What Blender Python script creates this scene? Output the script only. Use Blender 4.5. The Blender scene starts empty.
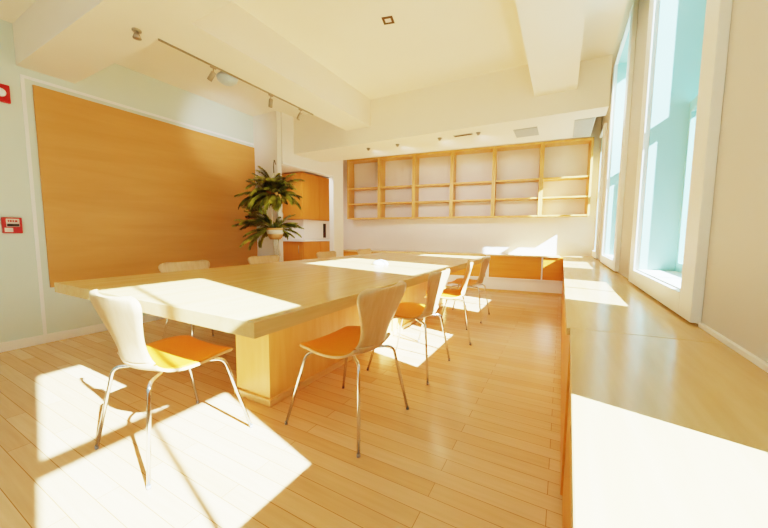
import bpy, bmesh, math, random
from mathutils import Vector, Matrix
random.seed(7)
scene = bpy.context.scene
COL = scene.collection
rad = math.radians

# ------------------------------------------------------------------ materials
def lin(c):
    return tuple(((x/255)/12.92 if x/255 <= .04045 else ((x/255+.055)/1.055)**2.4) for x in c)

def newmat(name):
    m = bpy.data.materials.new(name); m.use_nodes = True
    nt = m.node_tree
    return m, nt, nt.nodes['Principled BSDF']

def plain(name, rgb, rough=.5, metal=0., bump=0., scale=40., var=.04, emit=None):
    m, nt, b = newmat(name)
    tc = nt.nodes.new('ShaderNodeTexCoord')
    n = nt.nodes.new('ShaderNodeTexNoise'); n.inputs['Scale'].default_value = scale; n.inputs['Detail'].default_value = 3
    nt.links.new(tc.outputs['Object'], n.inputs['Vector'])
    r = nt.nodes.new('ShaderNodeValToRGB')
    c = lin(rgb)
    r.color_ramp.elements[0].position = .3; r.color_ramp.elements[1].position = .7
    r.color_ramp.elements[0].color = (*[x*(1-var) for x in c], 1)
    r.color_ramp.elements[1].color = (*[min(1, x*(1+var)) for x in c], 1)
    nt.links.new(n.outputs['Fac'], r.inputs['Fac'])
    nt.links.new(r.outputs['Color'], b.inputs['Base Color'])
    b.inputs['Roughness'].default_value = rough; b.inputs['Metallic'].default_value = metal
    if bump:
        bp = nt.nodes.new('ShaderNodeBump'); bp.inputs['Strength'].default_value = bump; bp.inputs['Distance'].default_value = .01
        nt.links.new(n.outputs['Fac'], bp.inputs['Height']); nt.links.new(bp.outputs['Normal'], b.inputs['Normal'])
    return m

def wood(name, ca, cb, axis='Y', rough=.35, scale=1.0, stretch=14., mid=None):
    """grain running along the given object axis"""
    m, nt, b = newmat(name)
    tc = nt.nodes.new('ShaderNodeTexCoord'); mp = nt.nodes.new('ShaderNodeMapping')
    s = [stretch*scale]*3; s['XYZ'.index(axis)] = scale
    mp.inputs['Scale'].default_value = s
    nt.links.new(tc.outputs['Object'], mp.inputs['Vector'])
    n = nt.nodes.new('ShaderNodeTexNoise'); n.inputs['Scale'].default_value = 1.3; n.inputs['Detail'].default_value = 6; n.inputs['Roughness'].default_value = .6
    n.inputs['Distortion'].default_value = .4
    nt.links.new(mp.outputs['Vector'], n.inputs['Vector'])
    n2 = nt.nodes.new('ShaderNodeTexNoise'); n2.inputs['Scale'].default_value = .9; n2.inputs['Detail'].default_value = 2
    nt.links.new(tc.outputs['Object'], n2.inputs['Vector'])
    mx = nt.nodes.new('ShaderNodeMath'); mx.operation = 'ADD'
    ml = nt.nodes.new('ShaderNodeMath'); ml.operation = 'MULTIPLY'; ml.inputs[1].default_value = .5
    nt.links.new(n2.outputs['Fac'], ml.inputs[0]); nt.links.new(n.outputs['Fac'], mx.inputs[0]); nt.links.new(ml.outputs[0], mx.inputs[1])
    r = nt.nodes.new('ShaderNodeValToRGB')
    r.color_ramp.elements[0].position = .5; r.color_ramp.elements[1].position = .95
    r.color_ramp.elements[0].color = (*lin(ca), 1); r.color_ramp.elements[1].color = (*lin(cb), 1)
    nt.links.new(mx.outputs[0], r.inputs['Fac']); nt.links.new(r.outputs['Color'], b.inputs['Base Color'])
    b.inputs['Roughness'].default_value = rough
    return m

def floor_mat():
    m, nt, b = newmat('maple_strip_floor')
    tc = nt.nodes.new('ShaderNodeTexCoord')
    br = nt.nodes.new('ShaderNodeTexBrick')
    br.offset = .37; br.inputs['Scale'].default_value = 1
    br.inputs['Brick Width'].default_value = 1.15; br.inputs['Row Height'].default_value = .083
    br.inputs['Mortar Size'].default_value = .0016; br.inputs['Mortar Smooth'].default_value = .3
    br.inputs['Color1'].default_value = (*lin(FL1), 1)
    br.inputs['Color2'].default_value = (*lin(FL2), 1)
    br.inputs['Mortar'].default_value = (*lin((172, 122, 70)), 1)
    nt.links.new(tc.outputs['Object'], br.inputs['Vector'])
    mp = nt.nodes.new('ShaderNodeMapping'); mp.inputs['Scale'].default_value = (1.5, 26, 1)
    nt.links.new(tc.outputs['Object'], mp.inputs['Vector'])
    n = nt.nodes.new('ShaderNodeTexNoise'); n.inputs['Scale'].default_value = 2; n.inputs['Detail'].default_value = 5
    nt.links.new(mp.outputs['Vector'], n.inputs['Vector'])
    r = nt.nodes.new('ShaderNodeValToRGB')
    r.color_ramp.elements[0].position = .3; r.color_ramp.elements[1].position = .75
    r.color_ramp.elements[0].color = (.80, .76, .70, 1); r.color_ramp.elements[1].color = (1, 1, 1, 1)
    nt.links.new(n.outputs['Fac'], r.inputs['Fac'])
    mix = nt.nodes.new('ShaderNodeMixRGB'); mix.blend_type = 'MULTIPLY'; mix.inputs['Fac'].default_value = .6
    nt.links.new(br.outputs['Color'], mix.inputs['Color1']); nt.links.new(r.outputs['Color'], mix.inputs['Color2'])
    nt.links.new(mix.outputs['Color'], b.inputs['Base Color'])
    b.inputs['Roughness'].default_value = .22
    return m

FL1, FL2 = (228, 192, 144), (217, 174, 122)
M = {}
M['floor'] = floor_mat()
M['wall'] = plain('warm_white_paint', (240, 232, 218), .75, scale=3, var=.015)
M['wall_teal_lit'] = plain('white_paint_teal_lit', (216, 222, 202), .75, scale=3, var=.015)  # left wall: dim teal skylight tinted into the wall colour
M['wall_shaded'] = plain('white_paint_shaded', (216, 207, 194), .75, scale=3, var=.015)  # window wall: its shading mixed into the wall colour
M['ceil'] = plain('ceiling_paint', (242, 229, 207), .8, scale=3, var=.012)
M['trimwhite'] = plain('white_trim_paint', (244, 240, 230), .4, scale=6, var=.01)
M['reveal'] = plain('reveal_teal_lit', (176, 212, 204), .6, scale=4, var=.02)  # white jambs, with the teal skylight on them put into the colour
M['sash'] = plain('sash_teal_lit', (170, 212, 204), .45, scale=6, var=.02)  # sashes carry the same painted-in teal skylight tint
M['panel'] = wood('orange_plywood', (200, 138, 66), (212, 150, 78), 'Y', .45, .7, 9)
M['table'] = wood('pale_maple', (218, 173, 110), (231, 193, 131), 'Y', .22, 1, 16)
M['tabley'] = wood('golden_maple', (226, 170, 84), (240, 192, 112), 'Z', .4, 1, 12)
M['counter'] = wood('counter_maple', (210, 168, 108), (226, 188, 134), 'Y', .2, 1, 12)
M['cab'] = wood('orange_cabinet', (206, 128, 30), (224, 150, 52), 'X', .4, 1, 10)
M['kitchen'] = wood('kitchen_orange', (206, 130, 44), (216, 142, 56), 'Z', .4, 1, 8)
M['shelf'] = wood('shelf_maple', (214, 160, 82), (230, 182, 108), 'Z', .4, 1, 12)
M['shell'] = wood('chair_maple', (207, 165, 115), (222, 186, 136), 'Z', .35, 2, 12)
M['pad'] = plain('orange_seat', (224, 146, 30), .5, scale=120, var=.05, bump=.05)
M['chrome'] = plain('chrome', (225, 225, 222), .12, 1., scale=10, var=.01)
M['steel'] = plain('brushed_steel', (168, 152, 128), .4, .6, scale=30, var=.05)
M['dark'] = plain('dark_plastic', (40, 34, 28), .5)
M['rubber'] = plain('rubber_foot', (150, 144, 136), .6)
M['red'] = plain('alarm_red', (196, 34, 24), .35)
M['label'] = plain('alarm_label', (236, 214, 190), .5)
M['grey'] = plain('grey_vent_and_shade', (176, 172, 160), .6)
M['domegrey'] = plain('grey_dome', (190, 200, 198), .3)
M['pot'] = plain('terracotta', (216, 164, 100), .6, scale=14, var=.12)
M['potband'] = plain('pot_cream', (240, 228, 206), .6)
M['rope'] = plain('rope', (226, 212, 186), .9, scale=90, var=.15, bump=.2)
M['cord'] = plain('dark_cord', (96, 82, 60), .9)
M['white'] = plain('white_plastic', (246, 244, 238), .3)
M['gap'] = plain('dark_gap', (104, 72, 36), .8)

def leaf_mat():
    m, nt, b = newmat('palm_leaf')
    tc = nt.nodes.new('ShaderNodeTexCoord')
    n = nt.nodes.new('ShaderNodeTexNoise'); n.inputs['Scale'].default_value = 9; n.inputs['Detail'].default_value = 2
    nt.links.new(tc.outputs['Object'], n.inputs['Vector'])
    r = nt.nodes.new('ShaderNodeValToRGB')
    r.color_ramp.elements[0].position = .35; r.color_ramp.elements[1].position = .68
    r.color_ramp.elements[0].color = (*lin((84, 86, 24)), 1); r.color_ramp.elements[1].color = (*lin((190, 186, 74)), 1)
    nt.links.new(n.outputs['Fac'], r.inputs['Fac']); nt.links.new(r.outputs['Color'], b.inputs['Base Color'])
    b.inputs['Roughness'].default_value = .45
    return m
M['leaf'] = leaf_mat()

def glass_mat():
    m = bpy.data.materials.new('window_glass'); m.use_nodes = True
    nt = m.node_tree; nt.nodes.clear()
    o = nt.nodes.new('ShaderNodeOutputMaterial'); t = nt.nodes.new('ShaderNodeBsdfTransparent'); g = nt.nodes.new('ShaderNodeBsdfGlossy')
    t.inputs['Color'].default_value = (.90, .98, .965, 1); g.inputs['Roughness'].default_value = .02
    mx = nt.nodes.new('ShaderNodeMixShader'); lw = nt.nodes.new('ShaderNodeLayerWeight'); f = nt.nodes.new('ShaderNodeMath'); f.operation = 'POWER'
    f.inputs[1].default_value = 5; nt.links.new(lw.outputs['Facing'], f.inputs[0])
    nt.links.new(f.outputs[0], mx.inputs[0]); nt.links.new(t.outputs[0], mx.inputs[1]); nt.links.new(g.outputs[0], mx.inputs[2])
    nt.links.new(mx.outputs[0], o.inputs['Surface'])
    return m
M['glass'] = glass_mat()

# ------------------------------------------------------------------ mesh helpers
class MB:
    def __init__(self): self.bm = bmesh.new()
    def box(self, a, b, bev=0.):
        x0, y0, z0 = [min(p, q) for p, q in zip(a, b)]; x1, y1, z1 = [max(p, q) for p, q in zip(a, b)]
        return self.prism([(x0, y0), (x1, y0), (x1, y1), (x0, y1)], z0, z1, bev)
    def prism(self, poly, z0, z1, bev=0.):
        """vertical prism over an XY polygon (counter-clockwise)"""
        lo = [self.bm.verts.new((x, y, z0)) for x, y in poly]; hi = [self.bm.verts.new((x, y, z1)) for x, y in poly]
        fs = [self.bm.faces.new(lo[::-1]), self.bm.faces.new(hi)]
        n = len(poly)
        for i in range(n):
            fs.append(self.bm.faces.new((lo[i], lo[(i+1) % n], hi[(i+1) % n], hi[i])))
        if bev:
            es = list({e for f in fs for e in f.edges})
            bmesh.ops.bevel(self.bm, geom=es, offset=bev, segments=2, affect='EDGES', profile=.6)
        return self
    def tube(self, pts, r, seg=10, caps=True):
        pts = [Vector(p) for p in pts]; rings = []
        rs = r if isinstance(r, (list, tuple)) else [r]*len(pts)
        up = Vector((0, 0, 1)); prev = None
        for i, p in enumerate(pts):
            d = (pts[min(i+1, len(pts)-1)]-pts[max(i-1, 0)]).normalized()
            if prev is None:
                a = d.cross(up if abs(d.z) < .95 else Vector((1, 0, 0))).normalized()
            else:
                a = (prev-d*prev.dot(d)).normalized()
            prev = a; b = d.cross(a)
            rings.append([self.bm.verts.new(p+(a*math.cos(2*math.pi*k/seg)+b*math.sin(2*math.pi*k/seg))*rs[i]) for k in range(seg)])
        for i in range(len(rings)-1):
            for k in range(seg):
                f = self.bm.faces.new((rings[i][k], rings[i][(k+1) % seg], rings[i+1][(k+1) % seg], rings[i+1][k])); f.smooth = True
        if caps:
            self.bm.faces.new(rings[0][::-1]); self.bm.faces.new(rings[-1])
        return self
    def lathe(self, prof, c=(0, 0, 0), seg=24, axis=None):
        """profile (r,z) turned about the vertical through c, or about axis"""
        R = Matrix.Identity(3)
        if axis is not None: R = Vector((0, 0, 1)).rotation_difference(Vector(axis)).to_matrix()
        c = Vector(c); rings = []
        for r, z in prof:
            rings.append([self.bm.verts.new(c+R @ Vector((max(r, 1e-4)*math.cos(2*math.pi*k/seg), max(r, 1e-4)*math.sin(2*math.pi*k/seg), z))) for k in range(seg)])
        for i in range(len(rings)-1):
            for k in range(seg):
                f = self.bm.faces.new((rings[i][k], rings[i][(k+1) % seg], rings[i+1][(k+1) % seg], rings[i+1][k])); f.smooth = True
        self.bm.faces.new(rings[0][::-1]); self.bm.faces.new(rings[-1])
        return self
    def quad(self, *p):
        self.bm.faces.new([self.bm.verts.new(q) for q in p]); return self
    def build(self, name, mat, parent=None, loc=None):
        bmesh.ops.recalc_face_normals(self.bm, faces=self.bm.faces[:])
        me = bpy.data.meshes.new(name); self.bm.to_mesh(me); self.bm.free()
        me.materials.append(mat)
        o = bpy.data.objects.new(name, me); COL.objects.link(o)
        if parent is not None: o.parent = parent
        if loc is not None: o.location = loc
        return o

def tag(o, label, cat, group=None):
    o['label'] = label; o['category'] = cat
    if group: o['group'] = group
    return o
def struct(o):
    o['kind'] = 'structure'; return o
def thing(name, label, cat, loc=(0, 0, 0), rz=0., group=None):
    o = bpy.data.objects.new(name, None); COL.objects.link(o); o.location = loc; o.rotation_euler = (0, 0, rz)
    o.empty_display_size = .1
    return tag(o, label, cat, group)
def copy_tree(o, parent=None):
    c = o.copy(); COL.objects.link(c)
    if parent is not None: c.parent = parent
    for ch in list(o.children): copy_tree(ch, c)
    return c

# ------------------------------------------------------------------ key dimensions (metres)
XL, XW = -4.302, .504          # left wall and window wall
XS = .335                      # ceiling stops here, leaving a slot in front of the windows
L2 = -3.77                     # wall face with the kitchen opening
YR = -2.6                      # wall behind the camera
ZC, ZB, ZS, ZSL = 2.873, 2.526, 2.313, 2.787
ZTOP = 3.42
ZCT = .705                     # worktops
BA = math.tan(.1069)
def yb(x, d=0.): return 6.884 - BA*(XW-x) - d     # back wall runs slightly askew
BROT = math.atan(BA)

# ------------------------------------------------------------------ shell
struct(MB().box((-7.2, YR-.1, -.12), (XW+.02, 7.2, 0)).build('floor', M['floor']))
# left wall, thicker from the kitchen opening on
w = MB()
w.box((XL-.2, YR, 0), (XL, 3.57, ZTOP))
w.build('wall_left', M['wall_teal_lit'])['kind'] = 'structure'
w = MB()
w.box((XL-.2, 3.57, 0), (L2-.025, 3.65, ZTOP))          # stub beside the opening
w.box((L2-.09, 3.65, 2.117), (L2, 4.885, ZTOP))     # header over the opening
w.box((L2-.09, 4.885, 0), (L2, 5.20, ZTOP))         # pier
w.build('wall_opening', M['wall'])['kind'] = 'structure'
w = MB()
w.box((-7.2, 3.42, 0), (XL-.2, 3.585, ZTOP)); w.box((-7.2, 3.585, 0), (-7.1, yb(-7.1), ZTOP))
w.build('wall_kitchen', M['wall'])['kind'] = 'structure'
w = MB()
w.prism([(-7.2, yb(-7.2)), (XW+.3, yb(XW+.3)), (XW+.3, yb(XW+.3)+.15), (-7.2, yb(-7.2)+.15)], 0, ZTOP)
w.build('wall_back', M['wall'])['kind'] = 'structure'
# window wall: spandrel, piers, heads
WIN = [(-.28, .71), (1.87, 2.95), (4.02, 5.10), (6.10, 6.68)]
ZSI, ZH, ZH4, ZH0 = .815, 3.2, 2.72, 2.93
T = .34
w = MB()
w.box((XW, YR, 0), (XW+T, 7.1, ZSI-.01)); w.box((XW, YR, ZH), (XW+T, 7.1, ZTOP))
prev = YR
for a, b in WIN:
    w.box((XW, prev, ZSI-.01), (XW+T, a, ZH)); prev = b
w.box((XW, prev, ZSI-.01), (XW+T, 7.1, ZH)); w.box((XW, WIN[3][0], ZH4), (XW+T, WIN[3][1], ZH)); w.box((XW, WIN[0][0], ZH0), (XW+T, WIN[0][1], ZH))
w.build('wall_right', M['wall_shaded'])['kind'] = 'structure'
# wall behind the camera with two wide openings
w = MB()
w.box((XL-.2, YR-.2, 0), (XW+T, YR, .75)); w.box((XL-.2, YR-.2, 2.7), (XW+T, YR, ZTOP))
RW = [(-3.7, -2.2), (-1.5, 0.)]
prev = XL-.2
for a, b in RW:
    w.box((prev, YR-.2, .75), (a, YR, 2.7)); prev = b
w.box((prev, YR-.2, .75), (XW+T, YR, 2.7))
w.build('wall_rear', M['wall'])['kind'] = 'structure'

# ceiling with its coffer
struct(MB().box((-7.2, YR, ZC), (.06, 7.2, ZTOP)).build('ceiling', M['ceil']))
struct(MB().box((.06, YR, ZSL), (XS, 3.892, ZTOP)).build('ceiling', M['ceil']))
struct(MB().box((.06, 4.17, ZSL), (XS, 7.2, ZTOP)).build('ceiling', M['ceil']))
struct(MB().box((XS, YR, ZTOP-.08), (XW+T, 7.2, ZTOP+.05)).build('ceiling', M['ceil']))
struct(MB().box((XL, 1.058, ZB), (.06, 1.453, ZC)).build('ceiling_beam', M['ceil']))
struct(MB().box((-2.764, 1.453, ZB), (-2.357, 3.892, ZC)).build('ceiling_beam', M['ceil']))
struct(MB().box((-.330, 1.453, ZB), (.060, 3.892, ZC)).build('ceiling_beam', M['ceil']))
struct(MB().box((-.330, YR, ZB), (.060, 1.058, ZC)).build('ceiling_beam', M['ceil']))
struct(MB().box((L2, 3.892, ZS), (XS, 4.17, ZTOP-.08)).build('ceiling_beam', M['ceil']))
d = MB().prism([(L2, 4.17), (.25, 4.17), (.25, 4.95), (L2, 4.55)], ZS+.004, ZC)
struct(d.build('ceiling_soffit', M['ceil']))

# baseboards
struct(MB().box((XL, YR, 0), (XL+.014, 3.57, .085), .003).build('baseboard_left', M['trimwhite']))
# thin border strip around the plywood on the left wall
tr = MB()
tr.box((XL, 1.075, 0.085), (XL+.008, 1.10, 2.46)); tr.box((XL, 1.10, 2.435), (XL+.008, 3.57, 2.46))
struct(tr.build('trim_left', M['trimwhite']))
struct(MB().box((L2-.004, 4.875, 0), (L2+.012, 4.90, 2.14)).box((L2-.004, 3.65, 2.117), (L2+.012, 4.90, 2.14)).build('trim_opening', M['trimwhite']))

struct(MB().box((XW-.014, -1.4, ZCT), (XW, 1.70, ZCT+.018), .003).build('trim_right', M['trimwhite']))

# ------------------------------------------------------------------ windows
def window(i, y0, y1, full=True):
    root = bpy.data.objects.new('window_%d' % i, None); COL.objects.link(root); struct(root); root.location = (XW, y0, ZSI)
    wdt = y1-y0; hh = (ZH if 0 < i-1 < 3 else ZH4 if i == 4 else ZH0)-ZSI
    c = MB(); cw = .155; t = .035
    hi = hh+.02
    c.box((-t, -cw, -.10), (0, 0, hi), .004)
    if full: c.box((-t, wdt, -.10), (0, wdt+cw, hi), .004)
    c.box((-t, -.001, -.10), (0, wdt+.001, 0), .004)
    c.box((-t, -.001, hh-.01), (0, wdt+.001, hi), .004)
    c.build('casing', M['trimwhite'], root)
    s = MB().box((-.01, .002, -.004), (T+.03, wdt-.002, .006), .003); s.build('sill', M['trimwhite'], root)
    rv = MB(); rv.box((.0, .0, 0), (T, .006, hh)).box((.0, wdt-.006, 0), (T, wdt, hh)).box((0, .006, hh-.006), (T, wdt-.006, hh))
    rv.build('reveal', M['reveal'], root)
    mz = 1.105                                        # meeting rail height above sill
    def sash(name, x, z0, z1, bot, top):
        m = MB(); d = .035; st = .045
        m.box((x, .006, z0), (x+d, st, z1)); m.box((x, wdt-st, z0), (x+d, wdt-.006, z1))
        m.box((x, st, z0), (x+d, wdt-st, z0+bot)); m.box((x, st, z1-top), (x+d, wdt-st, z1))
        if full: m.box((x+.006, wdt/2-.011, z0+bot), (x+d-.006, wdt/2+.011, z1-top))
        o = m.build(name, M['sash'], root)
        g = MB().box((x+.015, st-.005, z0+bot-.005), (x+.019, wdt-st+.005, z1-top+.005))
        g.build('pane', M['glass'], o)
    sash('lower_sash', .20, .006, mz+.03, .06, .07)
    sash('upper_sash', .25, mz-.03, hh, .07, .05)
for i, (a, b) in enumerate(WIN):
    window(i+1, a, b, i < 3)
for i, (a, b) in enumerate(RW):
    root = bpy.data.objects.new('window_%d' % (i+5), None); COL.objects.link(root); struct(root); root.location = (a, YR, .75)
    m = MB(); W_ = b-a; H_ = 1.95
    m.box((0, -.12, 0), (.06, -.06, H_)); m.box((W_-.06, -.12, 0), (W_, -.06, H_)); m.box((.06, -.12, 0), (W_-.06, -.06, .06)); m.box((.06, -.12, H_-.06), (W_-.06, -.06, H_))
    m.box((W_/2-.02, -.12, .06), (W_/2+.02, -.06, H_-.06))
    f = m.build('window_frame', M['trimwhite'], root)
    MB().box((.05, -.095, .05), (W_-.05, -.091, H_-.05)).build('pane', M['glass'], f)

# ------------------------------------------------------------------ plywood panel on the left wall
tag(MB().box((XL, 1.148, .53), (XL+.022, 3.568, 2.396), .003).build('wall_panel', M['panel']),
    'large orange plywood panel covering the left wall behind the table', 'panel')

# ------------------------------------------------------------------ table
TX0, TX1, TY0, TY1, TZ, TT = -2.879, -.976, .789, 5.15, .735, .063
t = thing('conference_table', 'long pale maple conference table on a boxy pedestal', 'table', ((TX0+TX1)/2, (TY0+TY1)/2, 0))
cx, cy = (TX0+TX1)/2, (TY0+TY1)/2
top = MB().box((TX0-cx, TY0-cy, TZ-TT), (TX1-cx, TY1-cy, TZ), .003).build('tabletop', M['table'], t)
MB().box((-1.836-cx, 1.338-cy, .045), (-1.528-cx, 4.75-cy, TZ-TT)).build('pedestal', M['tabley'], t)
MB().box((-1.852-cx, 1.322-cy, 0), (-1.512-cx, 4.766-cy, .045), .006).build('plinth', M['table'], t)

# ------------------------------------------------------------------ chairs
PROF = [(.185, .424, .150), (.183, .432, .188), (.165, .440, .214), (.10, .444, .236), (.02, .437, .246), (-.06, .431, .240),
        (-.120, .431, .224), (-.165, .437, .200), (-.193, .451, .170), (-.205, .476, .143), (-.212, .51, .132), (-.221, .56, .143),
        (-.234, .62, .172), (-.250, .69, .210), (-.261, .735, .234), (-.268, .765, .232), (-.272, .781, .208), (-.274, .788, .160)]
NSEAT = 9                                              # seat ends at this control point, backrest starts there
def catmull(P, n):
    out = []
    for i in range(len(P)-1):
        p0 = P[max(i-1, 0)]; p1 = P[i]; p2 = P[i+1]; p3 = P[min(i+2, len(P)-1)]
        for k in range(n):
            s = k/n
            out.append(tuple(.5*((2*b)+(-a+c)*s+(2*a-5*b+4*c-d)*s*s+(-a+3*b-3*c+d)*s**3) for a, b, c, d in zip(p0, p1, p2, p3)))
    out.append(tuple(P[-1])); return out
SUB = 3
CURVE = catmull(PROF, SUB)
def shell_pt(i, u, off=0.):
    y, z, wd = CURVE[i]
    a = CURVE[max(i-1, 0)]; b = CURVE[min(i+1, len(CURVE)-1)]
    ty, tz = b[0]-a[0], b[1]-a[1]; l = math.hypot(ty, tz); ty /= l; tz /= l
    ny, nz = tz, -ty                                   # towards the sitter
    if nz < 0 and abs(nz) > .9: ny, nz = -ny, -nz
    f = i/(len(CURVE)-1)
    curl = .010 + .03*math.exp(-((f-.52)/.14)**2) + .022*max(0, f-.55)/.45
    o = off + curl*u*u
    return Vector((u*wd, y+ny*o, z+nz*o))
def shell(i0, i1, th, m0=0, shrink=1., lift=0., nu=12):
    m = MB(); A = []; B = []
    for i in range(i0, i1+1):
        A.append([m.bm.verts.new(shell_pt(i, shrink*(-1+2*k/nu), lift+th)) for k in range(nu+1)])
        B.append([m.bm.verts.new(shell_pt(i, shrink*(-1+2*k/nu), lift)) for k in range(nu+1)])
    n = len(A)-1
    def q(*v):
        f = m.bm.faces.new(v); f.smooth = True
    for i in range(n):
        for k in range(nu):
            q(A[i][k], A[i][k+1], A[i+1][k+1], A[i+1][k]); q(B[i][k], B[i+1][k], B[i+1][k+1], B[i][k+1])
        m.bm.faces.new((A[i][0], A[i+1][0], B[i+1][0], B[i][0])); m.bm.faces.new((A[i][nu], B[i][nu], B[i+1][nu], A[i+1][nu]))
    for k in range(nu):
        m.bm.faces.new((A[0][k], B[0][k], B[0][k+1], A[0][k+1])); m.bm.faces.new((A[n][k], A[n][k+1], B[n][k+1], B[n][k]))
    return m
def make_chair(label):
    t = thing('dining_chair', label, 'chair')
    s = shell(0, NSEAT*SUB, .011).build('seat', M['shell'], t)
    shell(1, 8*SUB, .004, shrink=.975, lift=.0115).build('seat_pad', M['pad'], s)['label'] = 'orange seat surface'
    shell(NSEAT*SUB, len(CURVE)-1, .011).build('backrest', M['shell'], t)
    hub = MB().lathe([(.0, .402), (.06, .402), (.065, .408), (.065, .424), (.0, .424)], (0, -.02, 0), 20)
    hub.build('leg_hub', M['steel'], t)
    for sx in (-1, 1):
        for sy in (-1, 1):
            p = [Vector((sx*.035, -.02+sy*.035, .409)), Vector((sx*.10, -.02+sy*.09, .410))]
            c0 = Vector((sx*(.187 if sy > 0 else .170), .15 if sy > 0 else -.192, .412)); end = Vector((sx*.252, sy*.25, .006))
            dirout = (end-c0).normalized(); din = (c0-p[1]).normalized()
            R = .04
            a = c0-din*R; b = c0+dirout*R
            for k in range(7):
                s_ = k/6; p.append((1-s_)**2*a+2*s_*(1-s_)*c0+s_*s_*b)
            p.append(end)
            lg = MB().tube(p, .0085, 10).build('leg', M['chrome'], t)
            MB().tube([end+Vector((0, 0, .010)), end-Vector((0, 0, .006))], .0092, 10).build('rubber_foot', M['rubber'], lg)
    return t
RIGHT, LEFT = 'chairs along the window side of the table', 'chairs along the panel side of the table'
chairs = [
    (-1.702, .885, -1., 'pale wood chair with orange seat at the near end of the table, turned away', None),
    (-1.038, 1.485, 87, 'pale wood chair closest to the camera on the window side of the table', RIGHT),
    (-1.035, 2.34, 90, 'second chair from the near end on the window side, its back lit white by sun', RIGHT),
    (-1.045, 3.24, 108, 'third chair from the near end on the window side, back seen edge-on', RIGHT),
    (-1.060, 4.18, 90, 'chair furthest from the camera on the window side, before the back cabinets', RIGHT),
    (-2.865, 1.76, -90, 'chair tucked in front of the plywood panel, back showing above the near table edge', LEFT),
    (-2.93, 2.74, -90, 'chair in front of the hanging plant, only its back above the table', LEFT),
    (-2.93, 3.93, -90, 'chair in front of the kitchen opening, only its back above the table', LEFT),
    (-2.93, 5.02, -90, 'chair at the far left corner of the table, beside the pier and back counter', LEFT),
]
proto = None
for x, y, a, lab, g in chairs:
    c = make_chair(lab) if proto is None else copy_tree(proto)
    if proto is None: proto = c
    c.location = (x, y, 0); c.rotation_euler = (0, 0, rad(a)); c['label'] = lab
    if g: c['group'] = g

# ------------------------------------------------------------------ counter under the windows
YJ = 1.42
yc_front = lambda x: 6.4254 - BA*(.0313-x)
t = thing('window_counter', 'low maple counter base running under the windows', 'counter', (.27, 2.5, 0))
def rel(m, name, mat, par): return m.build(name, mat, par, loc=(-.27, -2.5, 0))
rel(MB().box((.058, 1.42, .0), (XW, 6.30, ZCT-.03)).box((.066, -1.4, .0), (XW, 1.42, ZCT-.03)), 'base_box', M['cab'], t)
for a, b in ((-1.4, .25), (.26, 1.42), (1.43, 2.95), (2.96, 4.5), (4.51, 6.24)):
    xf = .046 if a > 1.42 else .054
    rel(MB().box((xf, a, .004), (xf+.012, b, ZCT-.031), .002), 'front_panel', M['cab'], t)
tag(MB().prism([(.033, YJ+.002), (XW, YJ+.05), (XW, yb(XW)), (.033, yc_front(.033)-.03)], ZCT-.03, ZCT, .003).build('worktop', M['counter']),
    'far maple worktop beneath the windows, beyond the seam', 'worktop', 'maple worktops')
tag(MB().prism([(.000, -1.42), (XW, -1.42), (XW, YJ+.048), (.045, YJ)], ZCT-.03, ZCT, .003).build('worktop', M['counter']),
    'near maple worktop beside the camera with a large sun patch', 'worktop', 'maple worktops')

# ------------------------------------------------------------------ counter along the back wall
B0 = Vector((.0313, 6.4254, 0))
def brel(x): return x-.0313
root = thing('back_cabinet', 'low orange cabinet row along the back wall on a white plinth', 'cabinet', (.0313, yc_front(.0313), 0), BROT)
MB().box((-4.5, 0.018, .045), (.02, .395, .245)).build('plinth', M['trimwhite'], root)
MB().box((-4.5, 0.02, 0), (.02, .395, .05)).build('kick_board', M['table'], root)
MB().box((-4.5, -.012, .245), (.02, .02, .272), .003).build('bottom_rail', M['trimwhite'], root)
MB().box((-4.5, .02, .245), (.02, .395, ZCT-.028)).build('carcass', M['cab'], root)
for a, b in ((-4.48, -3.42), (-3.40, -2.40), (-2.38, -1.29), (-1.22, -.335), (-.305, -.005)):
    MB().box((a, .006, .275), (b, .02, ZCT-.032), .002).build('front_panel', M['cab'], root)
for x in (-1.255, -.32):
    MB().box((x-.03 if x < -1 else x-.012, -.006, .272), (x+.03 if x < -1 else x+.012, .02, ZCT-.03), .002).build('end_strip', M['trimwhite'], root)['label'] = 'pale vertical strip'
bt = thing('worktop', 'pale worktop along the back wall under the shelves', 'worktop', (.0313, yc_front(.0313), 0), BROT, 'maple worktops')
MB().box((-4.5, -.02, ZCT-.028), (-.035, .398, ZCT-.001), .003).build('slab', M['table'], bt)

# ------------------------------------------------------------------ wall shelves
XBS = [-4.293, -3.515, -2.74, -1.963, -1.18, -.375, .392]
SH0, SH1 = 1.405, 2.712
labels = ['wall shelf unit beside the pier, first from the kitchen opening',
          'wall shelf unit second from the kitchen opening',
          'wall shelf unit third from the kitchen opening',
          'wall shelf unit fourth from the kitchen opening, left of the sunlit divider',
          'wall shelf unit fifth from the kitchen opening, sun only on its lowest shelf',
          'wall shelf unit beside the windows with sun on its lower shelves']
for i in range(6):
    w_ = (XBS[i+1]-XBS[i])/math.cos(BROT)-.002
    u = thing('wall_shelf_unit', labels[i], 'shelf', (XBS[i], yb(XBS[i], .30), SH0), BROT, 'shelf units on the back wall')
    H = SH1-SH0; D = .29; p = .032
    for x in (0, w_-p): MB().box((x, 0, 0), (x+p, D, H), .002).build('side_panel', M['shelf'], u)
    MB().box((p, .004, H-.034), (w_-p, D, H), .002).build('top_panel', M['shelf'], u)
    MB().box((p, .004, 0), (w_-p, D, .026), .002).build('bottom_panel', M['shelf'], u)
    MB().box((p, D-.01, .026), (w_-p, D, H-.034)).build('back_panel', M['wall'], u)['label'] = 'white back panel'
    for fz in (.487, .745):
        z = H*(1-fz)
        MB().box((p, .012, z-.013), (w_-p, D-.01, z+.013), .002).build('shelf', M['shelf'], u)

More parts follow.
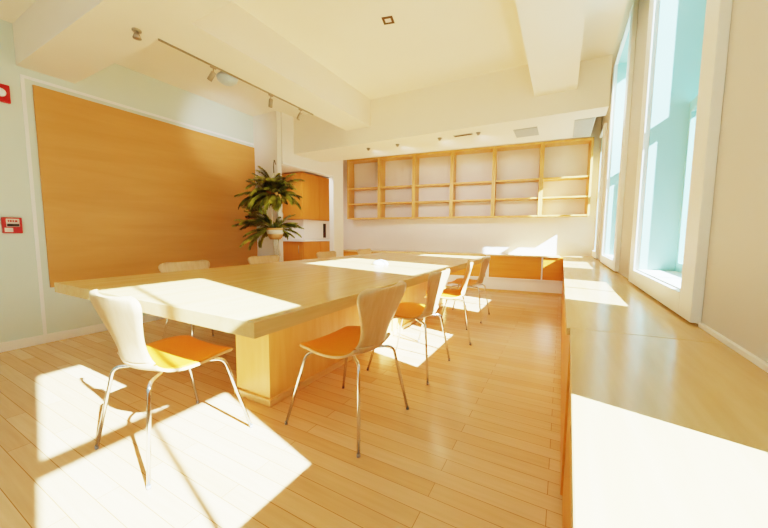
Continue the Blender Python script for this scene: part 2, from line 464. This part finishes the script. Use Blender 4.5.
# ------------------------------------------------------------------ kitchen nook
t = thing('upper_cabinet', 'tall orange upper kitchen cabinets seen through the opening', 'cabinet', (-4.75, 5.11, 1.37))
MB().box((-1.0, 0, 0), (0, 1.04, .955)).build('carcass', M['kitchen'], t)
MB().box((-.99, -.018, .004), (-.62, 0, .95), .002).build('door', M['kitchen'], t)
MB().box((-.615, -.018, .004), (-.002, 0, .95), .002).build('door', M['kitchen'], t)
MB().box((0, .004, .004), (.018, .52, .95), .002).build('door', M['kitchen'], t)
MB().box((0, .524, .004), (.018, 1.03, .95), .002).build('door', M['kitchen'], t)
t = thing('lower_cabinet', 'orange lower kitchen cabinets seen through the opening', 'cabinet', (-4.72, 5.08, 0))
MB().box((-1.0, .02, .08), (0, 1.07, .90)).build('carcass', M['kitchen'], t)
MB().box((-1.0, .06, 0), (-.04, 1.07, .08)).build('kick_board', M['gap'], t)
for a, b in ((-.99, -.62), (-.612, -.006)):
    dd = MB().box((a, 0, .09), (b, .02, .895), .002).build('door', M['kitchen'], t)
    MB().tube([(b-.08, -.03, .66), (b-.08, -.03, .82)], .007, 8).build('handle', M['steel'], dd)
for a, b in ((.006, .53), (.538, 1.06)):
    MB().box((0, a, .09), (.02, b, .895), .002).build('door', M['kitchen'], t)
tag(MB().box((-5.72, 5.05, .902), (-4.69, 6.15, .94), .004).build('worktop', M['trimwhite']),
    'white kitchen worktop on the lower cabinets in the nook', 'worktop')
struct(MB().box((-4.84, 5.24, .945), (-4.80, 6.15, 1.365)).box((-5.7, 5.20, .945), (-4.80, 5.24, 1.365)).build('wall_splashback', M['wall']))
tag(MB().box((-4.80, 5.84, .98), (-4.782, 5.92, 1.30), .004).build('wall_switch', M['dark']), 'dark narrow fitting on the kitchen splashback', 'switch')
struct(MB().box((-7.1, 3.66, 2.345), (L2-.09, 5.2, 2.4)).build('ceiling_kitchen', M['ceil']))

# ------------------------------------------------------------------ hanging plant
PX, PY = -3.47, 3.20
t = thing('hanging_plant', 'two-tier hanging palm with arching green fronds in front of the kitchen opening', 'plant', (PX, PY, 0))
MB().tube([(-.36, .37, 2.10), (-.26, .26, 2.12), (-.12, .12, 2.09)], .005, 8).build('wall_hook', M['cord'], t)
MB().tube([(-.12, .12, 2.09), (-.07, .06, 1.98), (0, 0, 1.86)], .006, 6).build('hanging_cord', M['cord'], t)
for z in (1.50, .985):
    pt = MB().lathe([(.0, 0), (.062, 0), (.085, .04), (.098, .10), (.102, .155), (.094, .155), (.088, .12), (.0, .12)], (0, 0, z), 24)
    if z < 1.2: bmesh.ops.scale(pt.bm, vec=(1.12, 1.12, 1.0), verts=pt.bm.verts[:])
    po = pt.build('pot', M['pot'], t)
    if z < 1.2: MB().lathe([(.1045, .070), (.1135, .10), (.1165, .125), (.110, .128), (.100, .068)], (0, 0, z), 24).build('glaze_band', M['potband'], po)
for k in range(4):
    a = k*math.pi/2+.5
    MB().tube([(.1*math.cos(a), .1*math.sin(a), 1.19), (.11*math.cos(a), .11*math.sin(a), 1.32), (.06*math.cos(a), .06*math.sin(a), 1.52)], .006, 6).build('rope', M['rope'], t)
    MB().tube([(.1*math.cos(a), .1*math.sin(a), 1.68), (.09*math.cos(a), .09*math.sin(a), 1.76), (0, 0, 1.88)], .006, 6).build('rope', M['rope'], t)
tl = MB()
for k in range(9):
    a = k*.7; tl.tube([(.02*math.cos(a), .02*math.sin(a), 1.03), (.03*math.cos(a), .03*math.sin(a), .93), (.035*math.cos(a)+.03, .035*math.sin(a), .76)], .010, 6)
tl.build('rope_tassel', M['rope'], t)
def fronds(z, n, Lr, seed, tilt, low=False):
    rnd = random.Random(seed); m = MB()
    for k in range(n):
        az = 2*math.pi*k/n + rnd.uniform(-.25, .25); el = rad(rnd.uniform(*tilt)); Ln = rnd.uniform(*Lr)
        d = Vector((math.cos(az), math.sin(az), 0))
        if d.y > .25: Ln *= 1-.55*d.y
        pts = []; N = 12; p = Vector((d.x*.03, d.y*.03, z)); e = el; step = Ln/N; bend = rad(rnd.uniform(3, 8.5))
        if low and d.x*.74-d.y*.67 > .5: continue
        if low and d.x*.74-d.y*.67 > .3: el = max(el, rad(58)); bend *= .55; Ln *= .8
        for i in range(N+1):
            pts.append(p.copy()); p = p+(d*math.cos(e)+Vector((0, 0, math.sin(e))))*step; e -= bend*(.5+i/N)
        m.tube(pts, [.005*(1-.8*i/N)+.0008 for i in range(N+1)], 5)
        side = Vector((-d.y, d.x, 0))
        for i in range(2, N+1):
            for q in (0, .25, .5, .75):
                if i == N and q: continue
                f = (i+q)/N; a = pts[i] if q == 0 else pts[i].lerp(pts[min(i+1, N)], q)
                tan = (pts[min(i+1, N)]-pts[i-1]).normalized()
                ll = .135*math.sin(math.pi*min(1, .15+.8*f))**.7*(Ln/.5)*rnd.uniform(.85, 1.1)
                for s in (-1, 1):
                    dr = (side*s*.62+tan*.85+Vector((0, 0, -.22+rnd.uniform(-.12, .12)))).normalized()
                    wv = dr.cross(Vector((0, 0, 1))).normalized()*.0085
                    mid = a+dr*ll*.45+Vector((0, 0, .008)); tip = a+dr*ll+Vector((0, 0, -.22*ll))
                    m.quad(a-wv*.4, mid-wv, tip, mid+wv)
                    m.quad(a+wv*.4, a-wv*.4, mid+wv*.999, mid+wv) if False else None
    return m
fronds(1.59, 84, (.32, .50), 3, (-18, 80)).build('foliage', M['leaf'], t)
fronds(1.13, 92, (.34, .52), 9, (-22, 75), True).build('foliage', M['leaf'], t)

# ------------------------------------------------------------------ track light and ceiling fittings
t = thing('track_light', 'thin ceiling track with three small spotlights above the plywood panel', 'track light', (-2.752, 2.3, ZB))
MB().box((-.006, -.86, -.014), (.006, .88, 0), .002).build('rail', M['steel'], t)
for y, tilt in ((-.42, (-.75, -.25)), (.22, (-.15, .0)), (.66, (-.3, -.3))):
    hd = MB().box((-.009, y-.025, -.026), (.009, y+.025, -.012), .002).tube([(0, y, -.026), (0, y, -.065)], .005, 8).build('spotlight_mount', M['steel'], t)
    ax = Vector((tilt[0], tilt[1], -1)).normalized()
    c = Vector((0, y, -.065))-ax*.012
    MB().lathe([(.0, 0), (.017, .002), (.021, .010), (.021, .085), (.018, .085), (.017, .072), (.0, .072)], c, 18, ax).build('spotlight_head', M['steel'], hd)
t = thing('dome_sensor', 'grey domed fitting hanging beside the ceiling track', 'smoke detector', (-2.87, 2.10, ZB+.05))
MB().lathe([(.0, 0), (.06, 0), (.06, -.022), (.0, -.022)], (0, 0, 0), 24).box((0, -.03, -.012), (.107, .03, .012)).build('bracket', M['steel'], t)
MB().lathe([(.0, -.022), (.085, -.022), (.095, -.04), (.085, -.07), (.05, -.095), (.0, -.10)], (0, 0, 0), 24).build('dome', M['domegrey'], t)
t = thing('motion_detector', 'tiny brown sensor under the near ceiling beam beside the track end', 'sensor', (-2.78, 1.31, ZB+.002))
MB().lathe([(.0, 0), (.03, 0), (.03, -.012), (.0, -.012)]).build('base', M['steel'], t)
MB().lathe([(.010, -.012), (.028, -.06), (.0, -.06)]).build('cone', M['steel'], t)

t = thing('recessed_light', 'small square recessed downlight in the coffered ceiling', 'downlight', (-1.385, 2.565, ZC), rad(14))
fr = MB(); s = .046
fr.box((-s, -s, -.006), (s, -s+.02, 0)).box((-s, s-.02, -.006), (s, s, 0)).box((-s, -s+.02, -.006), (-s+.02, s-.02, 0)).box((s-.02, -s+.02, -.006), (s, s-.02, 0))
fr.build('frame', M['gap'], t); MB().box((-.026, -.026, -.003), (.026, .026, 0)).build('lens', M['label'], t)
for x, y, lab in ((-2.54, 4.13, 'tiny spot fitting under the soffit above the shelf nearest the pier'),
             (-2.07, 4.14, 'tiny spot fitting under the soffit, second from the pier'),
             (-1.455, 4.13, 'small spot fitting left of the slotted soffit vent'),
             (-.962, 4.13, 'small spot fitting right of the slotted soffit vent')):
    o = thing('soffit_spotlight', lab, 'spotlight', (x, y, ZS), 0, 'spot fittings under the soffit')
    MB().lathe([(.0, 0), (.03, 0), (.03, -.006), (.0, -.006)], seg=16).build('base', M['grey'], o)
    MB().lathe([(.026, -.006), (.012, -.032), (.0, -.032)], seg=16).build('cone', M['steel'], o)
t = thing('slot_vent', 'slotted air vent under the soffit between two spot fittings', 'vent', (-1.15, 4.13, ZS))
MB().box((-.12, -.028, -.008), (.12, .028, 0), .002).build('frame', M['grey'], t)
for k in range(3): MB().box((-.11, -.021+k*.016, -.011), (.11, -.012+k*.016, -.008)).build('slot', M['gap'], t)
ZD = ZS+.004
t = thing('square_vent', 'plain grey square vent under the soffit right of centre', 'vent', (-.445, 4.40, ZD))
MB().box((-.13, -.17, -.006), (.13, .17, 0), .002).build('frame', M['grey'], t)
MB().box((-.115, -.155, -.009), (.115, .155, -.006)).build('face_plate', M['grey'], t)
t = thing('corner_shade_panel', 'large grey panel standing for shade on the soffit corner next to the windows', 'vent', (.15, 4.54, ZD))  # grey sheet painting the shade at the soffit's right end
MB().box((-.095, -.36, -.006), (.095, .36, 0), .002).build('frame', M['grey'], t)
MB().box((-.08, -.345, -.009), (.08, .345, -.006)).build('face_plate', M['grey'], t)

# ------------------------------------------------------------------ fire fittings on the left wall
t = thing('fire_alarm_strobe', 'red fire alarm strobe high on the left wall', 'fire alarm', (XL-.003, .935, 2.25))
MB().box((0, -.075, -.075), (.035, .065, .075), .006).build('housing', M['red'], t)
MB().lathe([(.0, 0), (.036, 0), (.034, .012), (.022, .022), (.0, .024)], (.035, 0.005, 0), 20, (1, 0, 0)).build('strobe_lens', M['white'], t)
t = thing('fire_alarm_pull_station', 'red and white fire alarm pull station on the left wall', 'fire alarm', (XL-.003, .938, 1.118))
MB().box((0, -.06, -.07), (.04, .06, .07), .006).build('housing', M['red'], t)
MB().box((.04, -.038, -.012), (.043, .042, .058), .001).build('label_plate', M['label'], t)
b = MB().box((.043, -.034, -.008), (.054, .038, .014), .002).build('pull_handle', M['dark'], t)
lt = MB()
for y0, y1 in ((-.028, -.02), (-.016, -.004), (0, .01), (.014, .03)): lt.box((.043, y0, .03), (.0436, y1, .046))
lt.build('lettering', M['red'], t)
MB().box((.04, -.05, -.058), (.043, .0, -.022), .001).build('label_strip', M['label'], t)

# ------------------------------------------------------------------ white dome where a small bright blob shows on the table
t = thing('white_dome', 'small white rounded dome on the far half of the table', 'tabletop_item', (-1.72, 3.05, TZ))
MB().lathe([(.0, 0), (.085, 0), (.09, .008), (.082, .022), (.06, .04), (.03, .05), (.0, .052)], seg=28).build('body', M['white'], t)
MB().lathe([(.0, .050), (.022, .051), (.02, .056), (.0, .057)], seg=20).build('top_cap', M['domegrey'], t)

# ------------------------------------------------------------------ light
SD = Vector((-1, .25, -.70)).normalized()
sun = bpy.data.lights.new('sun', 'SUN'); sun.energy = 52; sun.angle = rad(.7); sun.color = (1, .97, .93)
so = bpy.data.objects.new('sun', sun); COL.objects.link(so); so.rotation_euler = SD.to_track_quat('-Z', 'Y').to_euler()

w = bpy.data.worlds.new('sky'); scene.world = w; w.use_nodes = True
nt = w.node_tree; bg = nt.nodes['Background']
tc = nt.nodes.new('ShaderNodeTexCoord'); sp = nt.nodes.new('ShaderNodeSeparateXYZ'); rp = nt.nodes.new('ShaderNodeValToRGB')
nt.links.new(tc.outputs['Generated'], sp.inputs[0]); nt.links.new(sp.outputs['Z'], rp.inputs['Fac'])
e = rp.color_ramp.elements
e[0].position = 0; e[0].color = (.95, 1.0, .97, 1)
e[1].position = .55; e[1].color = (.18, .46, .43, 1)
x = e.new(.12); x.color = (.62, .92, .86, 1)
x = e.new(.30); x.color = (.26, .60, .55, 1)
nt.links.new(rp.outputs['Color'], bg.inputs['Color']); bg.inputs['Strength'].default_value = 1.15

def area(name, loc, target, sx, sy, en, col):
    l = bpy.data.lights.new(name, 'AREA'); l.shape = 'RECTANGLE'; l.size = sx; l.size_y = sy; l.energy = en; l.color = col
    o = bpy.data.objects.new(name, l); COL.objects.link(o); o.location = loc
    o.rotation_euler = (Vector(target)-Vector(loc)).to_track_quat('-Z', 'Y').to_euler()
    return o
area('rear_fill', (-2.0, -1.2, 2.80), (-2.0, -.9, 0), 2.2, 1.4, 12, (.90, 1, .96))  # added fill light behind the camera, no fitting there
area('kitchen_fill', (-4.25, 4.45, 2.33), (-4.25, 4.45, 0), .5, .3, 16, (1, .9, .75))  # added fill to brighten the nook, source unseen
sp1 = bpy.data.lights.new('track_spot', 'SPOT'); sp1.energy = 45; sp1.spot_size = rad(52); sp1.spot_blend = .9; sp1.color = (1, .97, .9); sp1.shadow_soft_size = .03
o = bpy.data.objects.new('track_spot', sp1); COL.objects.link(o); o.location = (-2.80, 2.53, 2.32)
o.rotation_euler = (Vector((-4.3, 3.05, 2.45))-o.location).to_track_quat('-Z', 'Y').to_euler()

for x in (-2.54, -2.07, -1.455, -.962):
    l = bpy.data.lights.new('soffit_lamp', 'SPOT'); l.energy = 22; l.spot_size = rad(95); l.spot_blend = 1; l.color = (1, .93, .82); l.shadow_soft_size = .03
    o = bpy.data.objects.new('soffit_lamp', l); COL.objects.link(o); o.location = (x, 4.13, ZS-.06)
    o.rotation_euler = (Vector((x+.1, 6.6, 1.2))-o.location).to_track_quat('-Z', 'Y').to_euler()

# ------------------------------------------------------------------ camera
f, yaw, pit, rol = 322.895, .5019, .0907, .0072
cyw, syw, cp, sp_ = math.cos(yaw), math.sin(yaw), math.cos(pit), math.sin(pit)
fwd = Vector((-syw*cp, cyw*cp, -sp_)); r0 = Vector((cyw, syw, 0)); u0 = r0.cross(fwd)
c_, s_ = math.cos(rol), math.sin(rol)
rr = c_*r0+s_*u0; uu = -s_*r0+c_*u0
cam = bpy.data.cameras.new('camera'); cam.sensor_width = 36; cam.lens = f/768*36; cam.clip_start = .05
co = bpy.data.objects.new('camera', cam); COL.objects.link(co)
mw = Matrix((rr, uu, -fwd)).transposed().to_4x4(); mw.translation = (0, 0, 1.06)
co.matrix_world = mw
scene.camera = co

scene.view_settings.view_transform = 'Filmic'
scene.view_settings.look = 'High Contrast'
scene.view_settings.exposure = 0.15
scene.view_settings.use_white_balance = True; scene.view_settings.white_balance_temperature = 5200; scene.view_settings.white_balance_tint = 8
scene.cycles.max_bounces = 12; scene.cycles.diffuse_bounces = 8
scene.cycles.sample_clamp_indirect = 6
scene.cycles.use_denoising = True
